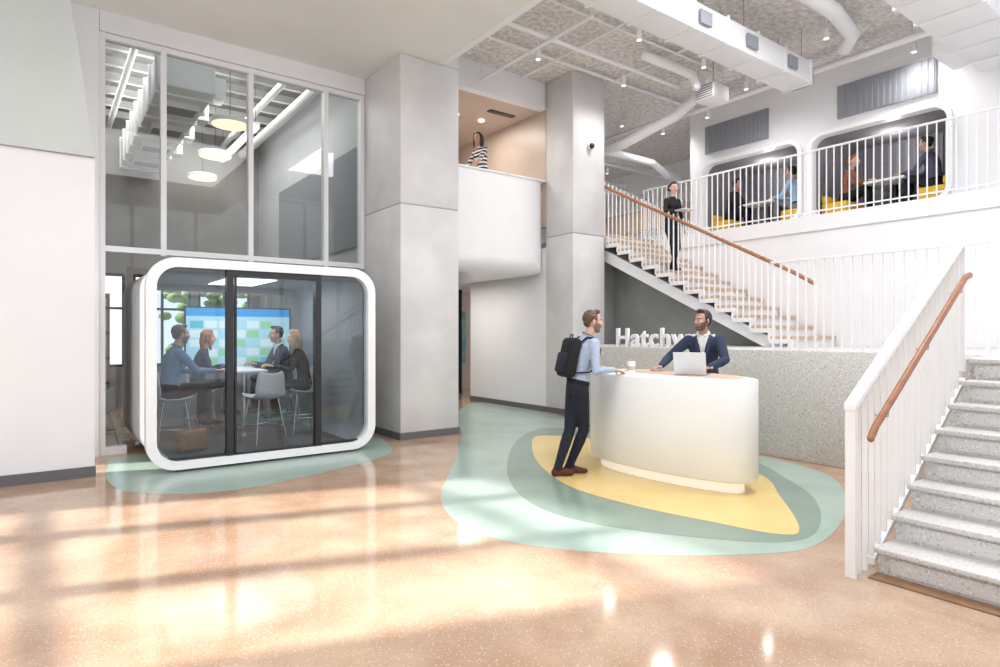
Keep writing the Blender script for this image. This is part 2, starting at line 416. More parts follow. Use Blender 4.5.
def balusters(b, p, q, z0a, z0b, z1a, z1b, step=.11, t=.012, w=.03):
    p = V(p); q = V(q); L = (q - p).length; n = max(1, int(L / step))
    for i in range(n + 1):
        f = i / n; c = p.lerp(q, f); a = z0a + (z0b - z0a) * f; e = z1a + (z1b - z1a) * f
        b.box(c.x - w / 2, c.x + w / 2, c.y - t / 2, c.y + t / 2, a, e, WHITEGL)
b = MB(); balusters(b, (10.02, -2.5), (10.02, 8.5), MZ, MZ, 4.44, 4.44, .115, .012, .022)
b.box(10.0, 10.04, -2.52, 8.52, 4.44, 4.465, WHITEGL); b.box(10.005, 10.035, -2.52, 8.52, 3.46, 3.48, WHITEGL)
b.obj('mezzanine_railing')

# staircase to mezzanine
R1 = (MZ - LZ) / 13; RUN1 = .30; YS = 4.65
ye = YS + 13 * RUN1
b = MB()
for i in range(13):
    z = LZ + (i + 1) * R1; y = YS + i * RUN1
    b.box(8.65, 9.96, y - .03, y + RUN1 + .005, z - .045, z, WOODL)
    b.box(8.70, 9.94, y, y + .02, z - R1 + .001, z - .046, WHITE)
    b.box(8.646, 8.694, y - .028, y + RUN1 + .018, z - .11, z - .0455, WHITEGL)
    b.box(8.651, 8.689, y - .018, y + .046, z - R1 - .05, z - .1105, WHITEGL)
b.holed([(YS + .05, LZ + .001), (YS + .45, LZ + .001), (ye, MZ - .42), (ye, MZ - .2)], [], 8.72, 9.9, 'x', WHITE)
b.obj('mezzanine_staircase')
b = MB(); b.holed([(YS + .62, LZ + .001), (ye, LZ + .001), (ye, MZ - .5)], [], 9.2, 9.9, 'x', STAIRSHADE); b.box(8.62, 9.9, ye + .002, ye + .1, LZ + .001, 3.14, STAIRSHADE); b.obj('wall_understair')
b = MB()
for i in range(13):
    z = LZ + (i + 1) * R1
    for k in range(3):
        y = YS + (i + (k + .3) / 3) * RUN1
        zt = LZ + .98 + (y - YS) * R1 / RUN1 + R1
        b.box(8.622, 8.644, y - .006, y + .006, z - .08, zt, WHITEGL)
b.tube([(8.633, YS - .35, LZ + .90), (8.633, YS - .05, LZ + 1.08), (8.633, ye, LZ + 1.04 + 13 * R1)], [(.022, .03)] * 3, WOOD, n=10, side=(1, 0, 0))
b.box(8.62, 8.645, YS - .38, YS - .355, LZ, LZ + .9, WHITEGL)
b.obj('staircase_balustrade')
b = MB(); balusters(b, (7.22, 1.95), (7.22, 4.1), LZ, LZ, 2.36, 2.36, .1, .012, .035)
b.box(7.195, 7.245, 1.93, 4.12, 2.361, 2.385, WHITEGL); b.obj('landing_railing')

# right stair
R2 = LZ / 8; RUN2 = .245; XS = 4.21
b = MB()
for i in range(8):
    x = XS + i * RUN2; z = (i + 1) * R2
    b.box(x, 6.019, -2.6, 1.69, i * R2 + .001 * (i > 0), z - .035, TERR)
    b.box(x - .025, (x + RUN2 + .01) if i < 7 else 6.2, -2.6, 1.71, z - .034, z + (.001 if i == 7 else 0), TREADT, bev=.006)
    for (ya, yb_) in ((-2.5, .12), (.2, 1.63)):
        pr = rrect(ya, yb_, i * R2 + .022, z - .05, .035, 4)
        b.holed(pr, [], x - .006, x - .0005, 'x', TREADT)
b.obj('terrazzo_staircase')
box('trim_stair_foot', XS - .14, XS - .008, -2.6, 1.70, 0.001, .007, LEATH)
b = MB()
yb = 1.765
XE = 5.88
def top(x): return 1.06 + (x - 4.0) * (1.17 / 1.88)
def bot(x): return max(0.0, (x - XS) * R2 / RUN2 - .02)
n = 20
for i in range(1, n):
    x = 4.0 + i * ((XE - 4.0) / n); b.box(x - .005, x + .005, yb - .016, yb + .016, bot(x), top(x) - .01, WHITEGL)
b.box(3.985, 4.015, yb - .03, yb + .03, 0, 1.035, WHITEGL); b.box(XE - .015, XE + .015, yb - .03, yb + .03, 1.2, top(XE) - .018, WHITEGL)
b.slope(top, 3.98, XE + .02, yb - .034, yb + .034, -.018, .018, WHITEGL)
b.slope(bot, 4.27, XE + .02, yb - .024, yb + .024, .0, .045, WHITEGL)
pts = [(4.05, 1.675, .86), (4.12, 1.675, .93), (5.68, 1.675, 1.93), (5.77, 1.675, 1.95)]
b.tube(pts, [(.020, .026)] * 4, WOOD, side=(0, 1, 0))
for x in (4.3, 4.95, 5.6):
    z = .93 + (x - 4.12) * .64; b.tube([(x, 1.675, z - .02), (x, 1.675, z - .07), (x, 1.75, z - .07)], .006, CHROME, n=6)
b.obj('stair_railing')

# ducts & pipes
b = MB(); b.box(5.0, 9.9, 4.95, 5.40, 5.48, 5.84, WHITE, bev=.012)
for i in range(7):
    x = 5.3 + i * .75; b.box(x, x + .04, 4.93, 5.42, 5.46, 5.86, WHITE)
for x in (6.2, 8.0, 9.6): b.cyl((x, 4.98, 5.8), (x, 4.98, ZH - .001), .008, CHROME, 6); b.cyl((x, 5.36, 5.8), (x, 5.36, ZH - .001), .008, CHROME, 6)
for i in range(3): b.box(6.9 + i * 1.1, 7.15 + i * 1.1, 4.90, 4.93, 5.56, 5.74, LOUV)
b.box(9.9, 10.02, 5.0, 5.35, 5.52, 5.80, LOUV); b.obj('air_duct')
b = MB(); b.box(7.2, 11.15, 2.4, 3.1, 5.35, 5.8, WHITE, bev=.012)
for i in range(6): b.box(7.5 + i * .62, 7.55 + i * .62, 2.38, 3.12, 5.33, 5.82, WHITE)
b.box(10.2, 11.0, 3.1, 3.4, 5.45, 5.7, WHITE)
for x in (8, 10.5): b.cyl((x, 2.45, 5.78), (x, 2.45, ZH - .001), .008, CHROME, 6); b.cyl((x, 3.05, 5.78), (x, 3.05, ZH - .001), .008, CHROME, 6)
b.obj('air_duct')
b = MB(); b.box(9.3, 9.75, 6.35, 6.75, 5.6, 5.85, WHITE, bev=.01)
for i in range(6): b.box(9.29, 9.30, 6.38, 6.72, 5.62 + i * .04, 5.635 + i * .04, LOUV)
b.cyl((9.5, 6.5, 5.85), (9.5, 6.5, ZH - .001), .012, CHROME, 6); b.obj('air_unit')
def pipe(name, pts, r):
    b = MB(); b.tube(pts, r, WHITE, n=14)
    for p in (pts[0], pts[-1]):
        if p[2] < ZH - .1: b.cyl(p, (p[0], p[1], ZH - .001), .008, WHITE, 6)
    b.obj(name)
pipe('round_duct', [(9.2, 9.8, 5.2), (9.4, 8.6, 5.3), (9.6, 7.4, 5.6), (9.7, 7.0, 5.85), (9.7, 6.9, 6.1)], .10)
pipe('round_duct', [(7.6, 4.2, 6.05), (9.0, 4.2, 6.05), (9.9, 4.35, 6.05), (10.2, 4.6, 6.02)], .11)
pipe('round_duct', [(8.0, 6.75, 6.08), (8.9, 6.75, 6.08), (9.1, 6.65, 6.0), (9.15, 6.6, 5.8)], .08)
pipe('pipe', [(5.3, 7.2, 6.05), (9.45, 7.2, 6.05)], .035)
pipe('pipe', [(5.3, 5.9, 6.15), (11.1, 5.9, 6.15)], .025)
pipe('pipe', [(6.2, 6.2, 5.95), (6.2, 8.9, 5.95)], .03)
pipe('pipe', [(10.6, 1.0, 5.98), (10.6, 8.2, 5.98)], .05)
pipe('pipe', [(10.75, 1.0, 6.08), (10.75, 8.2, 6.08)], .025)
pipe('pipe', [(10.4, 8.6, 5.95), (10.4, 14, 5.95)], .04)
pipe('pipe', [(9.7, 9.5, 5.5), (11.5, 9.5, 5.5), (12.0, 9.5, 5.3), (12.6, 9.5, 5.3)], .08)
pipe('pipe', [(9.7, 11.5, 5.3), (13.8, 11.5, 5.3)], .07)
pipe('pipe', [(9.5, 10.8, 5.75), (14.0, 10.8, 5.75)], .05)
pipe('pipe', [(9.5, 12.6, 5.9), (14.0, 12.6, 5.9)], .05)
pipe('pipe', [(5.4, 3.0, 6.18), (5.4, 7.0, 6.18)], .03)
pipe('pipe', [(7.1, 5.5, 6.2), (7.1, 8.9, 6.2)], .02)
pipe('pipe', [(8.6, 5.5, 6.22), (8.6, 8.1, 6.22)], .02)
pipe('pipe', [(5.3, 6.6, 6.22), (9.9, 6.6, 6.22)], .018)
pipe('pipe', [(5.3, 8.0, 6.22), (11.1, 8.0, 6.22)], .025)
pipe('pipe', [(7.0, 3.6, 6.2), (11.1, 3.6, 6.2)], .03)
for (x, y) in ((6.4, 7.6), (7.2, 6.2), (8.3, 7.5), (8.8, 6.2), (10.2, 6.3), (10.9, 7.6), (9.4, 4.5), (10.95, 3.9), (9.9, 9.0), (11.0, 8.8), (12.5, 11.9), (10.8, 12.9)):
    b = MB(); b.cyl((0, 0, 0), (0, 0, .14), .04, WHITE, 16); b.cyl((0, 0, -.006), (0, 0, -.001), .033, LAMPC, 16); b.cyl((0, 0, .14), (0, 0, ZH - 5.90 - .001), .01, WHITE, 8)
    b.obj('spotlight_fixture', Matrix.Translation((x, y, 5.90)))

# floor inlays
def inlay(name, P, z, m):
    b = MB(); b.holed(smoothloop(P), [], z - .0015, z, 'z', m); b.obj(name)
mint = [(7.43, 11.1), (5.9, 9.3), (5.2, 8.0), (3.94, 6.2), (2.98, 4.94), (2.67, 4.21), (2.66, 3.70), (2.9, 3.2), (3.36, 2.71), (3.93, 2.32), (4.38, 2.18), (5.17, 2.35), (6.17, 2.79), (6.83, 3.39), (7.08, 4.5), (7.09, 7.3), (7.6, 8.4), (7.74, 10.6)]
sage = [(6.48, 7.4), (5.52, 6.95), (4.44, 5.83), (3.74, 4.84), (3.44, 4.06), (3.51, 3.42), (3.88, 2.77), (4.3, 2.34), (4.81, 2.36), (5.6, 2.78), (6.2, 3.39), (6.8, 4.3), (7.0, 6.2)]
yel = [(5.86, 6.91), (5.21, 6.31), (4.54, 5.35), (4.15, 4.44), (4.13, 3.66), (4.27, 2.95), (4.42, 2.45), (4.69, 2.45), (5.44, 3.02), (6.16, 3.70), (6.3, 5.0), (6.3, 6.2)]
inlay('floor_inlay_mint', mint, .002, MINT); inlay('floor_inlay_sage', sage, .004, SAGE); inlay('floor_inlay_yellow', yel, .006, YELL)
inlay('floor_inlay_mint_pod', [(.56, 7.2), (.82, 6.6), (1.50, 6.28), (2.55, 6.54), (3.41, 6.95), (3.73, 7.49), (3.9, 8.4), (3.2, 8.8), (.9, 8.8), (.6, 8.2)], .002, MINT)

# reception desk
desk = smoothloop([(5.22, 5.22), (4.95, 4.85), (4.89, 4.3), (4.95, 3.7), (5.10, 3.27), (5.32, 3.18), (5.54, 3.34), (5.78, 3.8), (5.90, 4.3), (5.84, 4.9), (5.60, 5.28)], 6)
b = MB()
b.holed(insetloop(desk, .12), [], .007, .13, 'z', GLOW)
rings = []
for z, ins in ((.115, .04), (.12, .012), (.135, 0), (1.05, 0), (1.063, .005), (1.07, .018)):
    rings.append([V((p[0], p[1], z)) for p in insetloop(desk, ins)])
b.loft(rings, WHITEGL, True, False)
b.holed(insetloop(desk, .018), [], 1.06, 1.0699, 'z', WHITEGL); b.holed(insetloop(desk, .03), [], .116, .125, 'z', WHITEGL)
wl = smoothloop([(5.32, 3.34), (5.20, 3.5), (5.24, 4.2), (5.32, 4.75), (5.55, 4.95), (5.74, 4.75), (5.82, 4.3), (5.70, 3.8), (5.50, 3.44)], 5)
b.holed(wl, [], 1.07, 1.075, 'z', WOODL)
b.obj('reception_desk')
b = MB(); b.box(-.16, .16, -.11, .11, 0, .016, CHROME, bev=.004)
b.box(-.16, .16, -.006, .006, 0, .23, STOOLW, bev=.003, M=Matrix.Translation((0, .11, .01)) @ Matrix.Rotation(math.radians(-14), 4, 'X'))
b.box(-.14, .14, -.03, .09, .0161, .018, BLACK)
b.obj('laptop', Matrix.Translation((5.40, 3.94, 1.0755)) @ Matrix.Rotation(math.atan2(-.45, -1) - PI / 2, 4, 'Z'))
b = MB(); b.cyl((0, 0, 0), (0, 0, .11), .034, WHITEGL, 24, .044); b.cyl((0, 0, .111), (0, 0, .128), .047, WHITEGL, 24, .044); b.cyl((0, 0, .035), (0, 0, .08), .0385, TAN, 24, .0425); b.obj('coffee_cup', Matrix.Translation((5.10, 4.50, 1.0705)))
cu = D.curves.new('sign', 'FONT'); cu.body = 'Hatchway'; cu.size = .40; cu.extrude = .02; cu.bevel_depth = .002; cu.offset = .006; cu.space_character = 1.12
o = D.objects.new('sign_lettering', cu); SC.collection.objects.link(o); cu.materials.append(WHITEGL)
o.matrix_world = Matrix.Translation((7.30, 6.76, LZ + .003)) @ Matrix(((0, 0, -1, 0), (-1, 0, 0, 0), (0, 1, 0, 0), (0, 0, 0, 1)))

# ---------------------------------------------------------------- pod
PX0, PX1, PY0, PY1, PZ1 = .88, 3.48, 7.40, 10.1, 2.32
b = MB()
b.holed(rrect(PX0, PX1, .03, PZ1, .30), [rrect(PX0 + .10, PX1 - .10, .12, PZ1 - .10, .22)], PY0, PY0 + .14, 'y', WHITEGL)
out = rrect(PX0 + .04, PX1 - .04, .06, PZ1 - .04, .27); inn = rrect(PX0 + .11, PX1 - .11, .10, PZ1 - .11, .21)
b.loft([[V((p[0], y, p[1])) for p in out] for y in (PY0 + .14, PY1)], SHELLG, True, False)
b.loft([[V((p[0], y, p[1])) for p in inn] for y in (PY0 + .14, PY1)], FABG, True, False)
b.box(PX0 + .25, PX1 - .25, PY0 + .15, PY1 - .02, .101, .11, PODF)
b.box(PX0 + .3, PX1 - .3, PY0 + .1, PY1 - .1, 0, .06, BLACK)
b.holed(out, [rrect(PX0 + .3, PX1 - .3, .95, PZ1 - .2, .05, 3)], PY1 - .06, PY1, 'y', FABG)
b.box(PX0 + .3, PX1 - .3, PY1 - .04, PY1 - .03, .95, PZ1 - .2, GLASS)
yg = PY0 + .07
b.box(PX0 + .10, 1.70, yg, yg + .01, .13, PZ1 - .11, GLASSD); b.box(2.76, PX1 - .10, yg, yg + .01, .13, PZ1 - .11, GLASSD)
b.box(1.70, 2.76, yg, yg + .01, .13, PZ1 - .11, GLASSD)
for x in (1.68, 2.70): b.box(x, x + .07, yg - .05, yg + .05, .05, PZ1 - .09, BLACK)
b.box(1.69, 2.76, yg - .045, yg + .045, PZ1 - .17, PZ1 - .092, BLACK); b.box(1.69, 2.76, yg - .045, yg + .045, .06, .13, BLACK)
b.box(PX0 + .1, 1.7, yg - .02, yg + .03, .12, .15, BLACK); b.box(2.76, PX1 - .1, yg - .02, yg + .03, .12, .15, BLACK)
b.box(1.77, 1.79, yg - .03, yg + .03, .13, PZ1 - .17, BLACK)
b.box(2.66, 2.69, yg - .09, yg - .07, .95, 1.25, BLACK, bev=.006); b.box(2.67, 2.70, yg - .07, yg, .97, .99, BLACK); b.box(2.67, 2.70, yg - .07, yg, 1.21, 1.23, BLACK)
b.box(1.9, 2.5, 8.3, 9.5, PZ1 - .125, PZ1 - .115, LAMPC)
b.obj('meeting_pod')
b = MB(); ys = PY1 - .10
b.box(1.68, 3.22, ys, ys + .035, .96, 1.90, BLACK, bev=.005)
b.box(1.70, 3.20, ys - .004, ys - .001, .98, 1.88, SCR['bg']); b.box(1.70, 3.20, ys - .006, ys - .0045, 1.76, 1.88, SCR['head'])
for i in range(7):
    for j in range(5):
        k = ['white', 'white', 'teal', 'white', 'green', 'bg', 'white', 'green', 'bg'][(i * 4 + j * 5) % 9]
        b.box(1.75 + i * .20, 1.93 + i * .20, ys - .007, ys - .0045, 1.02 + j * .14, 1.13 + j * .14, SCR[k])
b.obj('wall_screen')
TX = 2.22
b = MB(); b.box(TX - .22, TX + .22, 8.5, 9.85, .98, 1.015, WHITEGL, bev=.01)
for yy in (8.85, 9.55): b.cyl((TX, yy, .111), (TX, yy, .98), .04, CHROME); b.cyl((TX, yy, .111), (TX, yy, .13), .18, CHROME, 28)
b.obj('meeting_table')
def stool(x, y, ang, sz=.70, z0=.11, col=STOOLW, name='counter_stool'):
    b = MB()
    prof = [(.20, .02), (.17, .0), (.05, -.02), (-.10, -.02), (-.17, .01), (-.20, .08), (-.215, .18), (-.225, .27), (-.23, .30)]
    wid = [.17, .19, .20, .205, .205, .20, .19, .175, .14]
    rt = []
    for (py, pz), w in zip(prof, wid):
        ring = []
        for t in (-1, -.8, -.4, 0, .4, .8, 1): ring.append(V((t * w, py + .05 * (t * t) * (1 if pz > .05 else .2), sz + pz + .03 * t * t)))
        lo = [p + V((0, -.012 if py < -.15 else 0, -.014)) for p in reversed(ring)]
        rt.append(ring + lo)
    b.loft(rt, col, True, True)
    for sx in (-1, 1):
        for sy in (-1, 1):
            b.tube([(sx * .13, sy * .12, sz - .03), (sx * .21, sy * .20, z0 + .012)], .011, CHROME, n=8)
    q = .175; zf = z0 + .22
    b.tube([(-q, -q, zf), (q, -q, zf), (q, q, zf), (-q, q, zf), (-q, -q, zf)], .009, CHROME, n=8)
    b.obj(name, Matrix.Translation((x, y, 0)) @ Matrix.Rotation(ang, 4, 'Z'))
stool(1.30, 8.52, -PI / 2); stool(1.76, 9.40, -PI / 2); stool(2.96, 8.66, PI / 2); stool(2.95, 9.45, PI / 2); stool(2.27, 8.10, .25)
stool(.55, 9.75, .5, sz=.46, z0=0, name='side_chair')
b = MB(); b.box(-.17, .17, -.08, .08, 0, .26, LEATH, bev=.04); b.tube([(-.09, 0, .25), (-.06, 0, .38), (.06, 0, .38), (.09, 0, .25)], .008, LEATH, n=8); b.obj('tote_bag', Matrix.Translation((1.42, 8.02, .111)) @ Matrix.Rotation(.3, 4, 'Z'))

# ---------------------------------------------------------------- people
SKC = {'a': (.60, .37, .27), 'b': (.48, .28, .195), 'c': (.66, .43, .33)}
SK = {k: mat('skin_' + k, c, tuple(x * .92 for x in c), 20, .5) for k, c in SKC.items()}
HRC = {'dark': (.02, .014, .011), 'brown': (.085, .045, .025), 'blonde': (.40, .25, .12), 'ginger': (.28, .12, .05)}
HR = {k: mat('hair_' + k, c, tuple(x * 1.5 for x in c), 60, .5) for k, c in HRC.items()}
BRD = {(s, h): mat('beard_' + s + h, tuple(a * .38 + c * .62 for a, c in zip(SKC[s], HRC[h])), tuple(a * .2 + c * .8 for a, c in zip(SKC[s], HRC[h])), 90, .7) for s in 'ab' for h in ('dark', 'brown')}
EYEW = mat('eye_white', (.75, .75, .75), None, 3, .3); EYED = mat('eye_iris', (.03, .02, .015), None, 3, .2)
LIP = mat('lips', (.42, .19, .15), None, 10, .5)
CL = {k: mat('cloth_' + k, c, tuple(x * .85 for x in c), 30, .9, bump=.15) for k, c in dict(navy=(.028, .040, .085), black=(.010, .010, .013), blue=(.13, .22, .38), white=(.78, .78, .80),
      lblue=(.32, .50, .72), grey=(.20, .21, .23), shirt=(.42, .50, .66), plaid=(.10, .10, .16), brownshoe=(.11, .03, .018), denim=(.012, .015, .028), rust=(.28, .11, .07)).items()}
def stripes(name, c1, c2, sc):
    m = mat(name, c1, c1, 5, .9); nt = m.node_tree; N = nt.nodes; L = nt.links
    w = N.new('ShaderNodeTexWave'); w.inputs['Scale'].default_value = sc; w.bands_direction = 'Z'
    tc = N.new('ShaderNodeTexCoord'); L.new(tc.outputs['Object'], w.inputs['Vector'])
    r = N.new('ShaderNodeValToRGB'); r.color_ramp.interpolation = 'CONSTANT'; r.color_ramp.elements[1].position = .5
    r.color_ramp.elements[0].color = tuple(c1) + (1,); r.color_ramp.elements[1].color = tuple(c2) + (1,)
    L.new(w.outputs['Fac'], r.inputs['Fac']); L.new(r.outputs['Color'], N['Principled BSDF'].inputs['Base Color']); return m
CL['stripe'] = stripes('cloth_stripe', (.75, .75, .75), (.02, .02, .025), 4.5)

def remesh(mb, vox, it=4):
    ob = mb.obj('tmp_build'); m = ob.modifiers.new('r', 'REMESH'); m.mode = 'VOXEL'; m.voxel_size = vox
    s = ob.modifiers.new('s', 'SMOOTH'); s.factor = .5; s.iterations = it
    dg = bpy.context.evaluated_depsgraph_get(); e = ob.evaluated_get(dg); me = e.to_mesh()
    vs = [v.co.copy() for v in me.vertices]; fs = [tuple(p.vertices) for p in me.polygons]
    e.to_mesh_clear(); D.objects.remove(ob); return vs, fs
def ik(a, c, l1, l2, pole):
    a = V(a); c = V(c); d = c - a; L = d.length
    if L > l1 + l2 - .004: c = a + d.normalized() * (l1 + l2 - .004); L = l1 + l2 - .004
    d = (c - a).normalized(); x = (l1 * l1 - l2 * l2 + L * L) / (2 * L); h = math.sqrt(max(l1 * l1 - x * x, 0))
    p = V(pole); p = p - d * p.dot(d); p.normalize()
    return a + d * x + p * h, c
def segd(p, a, b):
    ab = b - a; t = max(0, min(1, (p - a).dot(ab) / max(ab.length_squared, 1e-9))); return (p - (a + ab * t)).length, t

def make_head(P, M, skin, hair, style, beard, k):
    h = MB()
    h.ell((0, -.012, .03), (.076, .094, .088), skin, n=20, k=14)
    h.ell((0, .022, -.02), (.064, .068, .088), skin, n=20, k=14)
    h.ell((0, .048, -.088), (.034, .034, .028), skin); h.ell((0, .02, -.07), (.053, .05, .04), skin)
    h.tube([(0, .083, .022), (0, .098, -.005), (0, .107, -.026)], [.007, .010, .013], skin, n=8)
    h.ell((0, .073, .03), (.048, .020, .012), skin)
    for s in (-1, 1):
        h.ell((s * .012, .096, -.03), (.009, .011, .008), skin); h.ell((s * .077, -.004, -.006), (.010, .019, .032), skin)
        h.ell((s * .038, .06, -.028), (.022, .025, .022), skin)
    h.ell((0, .086, -.056), (.022, .012, .012), skin)
    vs, fs = remesh(h, .0045, 2)
    ms = []
    for f in fs:
        c = sum((vs[i] for i in f), V()) / len(f)
        ax = abs(c.x)
        lim = -.040 if ax < .026 else (-.056 + max(0, ax - .040) * 2.2)
        if beard and c.z < min(lim, .005) and c.y > .0 and not (ax < .021 and -.064 < c.z < -.049): ms.append(beard)
        elif ax < .022 and -.063 < c.z < -.050 and c.y > .08: ms.append(LIP)
        else: ms.append(skin)
    P.add(vs, fs, ms, True, M)
    for s in (-1, 1):
        P.ell((s * .030, .0735, .004), (.0125, .012, .0068), EYEW, M=M); P.ell((s * .030, .0815, .004), (.006, .0055, .006), EYED, M=M)
        P.tube([(s * .014, .088, .022), (s * .030, .087, .027), (s * .046, .074, .022)], [.0025, .0035, .002], hair, n=6, M=M)
    g = MB()
    g.ell((0, -.026, .044), (.082, .090, .088), hair, n=20, k=14)
    if style == 'short':
        g.ell((0, .035, .110), (.054, .042, .026), hair); g.ell((0, -.06, .0), (.066, .043, .06), hair)
        for s in (-1, 1): g.ell((s * .073, .012, .03), (.009, .018, .032), hair)
    else:
        g.ell((0, .02, .10), (.066, .05, .035), hair)
        L = -.22 if style == 'long' else -.03
        g.tube([(0, -.06, .05), (0, -.085, -.05), (0, -.085, L)], [(.085, .045), (.085, .04), (.06, .025)], hair, n=16, side=(1, 0, 0))
        if style == 'long':
            for s in (-1, 1): g.tube([(s * .055, .045, .095), (s * .082, .02, .03), (s * .088, .01, -.07), (s * .08, .035, -.18)], [.020, .022, .026, .012], hair, n=10)
        else: g.ell((0, -.12, .03), (.045, .04, .045), hair)
    vs, fs = remesh(g, .008, 2)
    vs = [p + V((1, 1, 1)) * noise.noise(p * 45) * .004 for p in vs]
    P.add(vs, fs, hair, True, M)

def make_hand(P, wrist, d, nrm, skin, s, k=1.0, curl=.45, thumbside=1):
    d = V(d).normalized(); nrm = V(nrm); nrm = (nrm - d * nrm.dot(d)).normalized(); w = d.cross(nrm) * thumbside
    M = Matrix(((w.x, d.x, nrm.x, wrist.x), (w.y, d.y, nrm.y, wrist.y), (w.z, d.z, nrm.z, wrist.z), (0, 0, 0, 1)))
    h = MB()
    h.tube([(0, -.03, 0), (0, .01, 0), (0, .05, 0), (0, .085, 0)], [(.026, .02), (.028, .017), (.038, .015), (.039, .013)], skin, n=14, side=(1, 0, 0))
    for i, (x, L) in enumerate(((.030, .070), (.010, .080), (-.011, .074), (-.030, .058))):
        p = V((x, .082, 0)); pts = [V((x * .8, .05, 0)), p.copy()]; a = .12
        for q, fr in enumerate((.45, .32, .23)):
            a += curl * (.7, 1.0, .7)[q] * (1 + .08 * i)
            p = p + V((x * .10, math.cos(a), -math.sin(a))) * L * fr; pts.append(p.copy())
        h.tube(pts, [.009, .0092, .0085, .0078, .0065], skin, n=8)
    h.tube([(.020, .012, -.002), (.040, .035, -.010), (.052, .058, -.018), (.056, .078, -.026)], [.012, .0115, .010, .008], skin, n=8)
    vs, fs = remesh(h, .0036, 1)
    P.add(vs, fs, skin, True, M @ Matrix.Scale(k, 4))

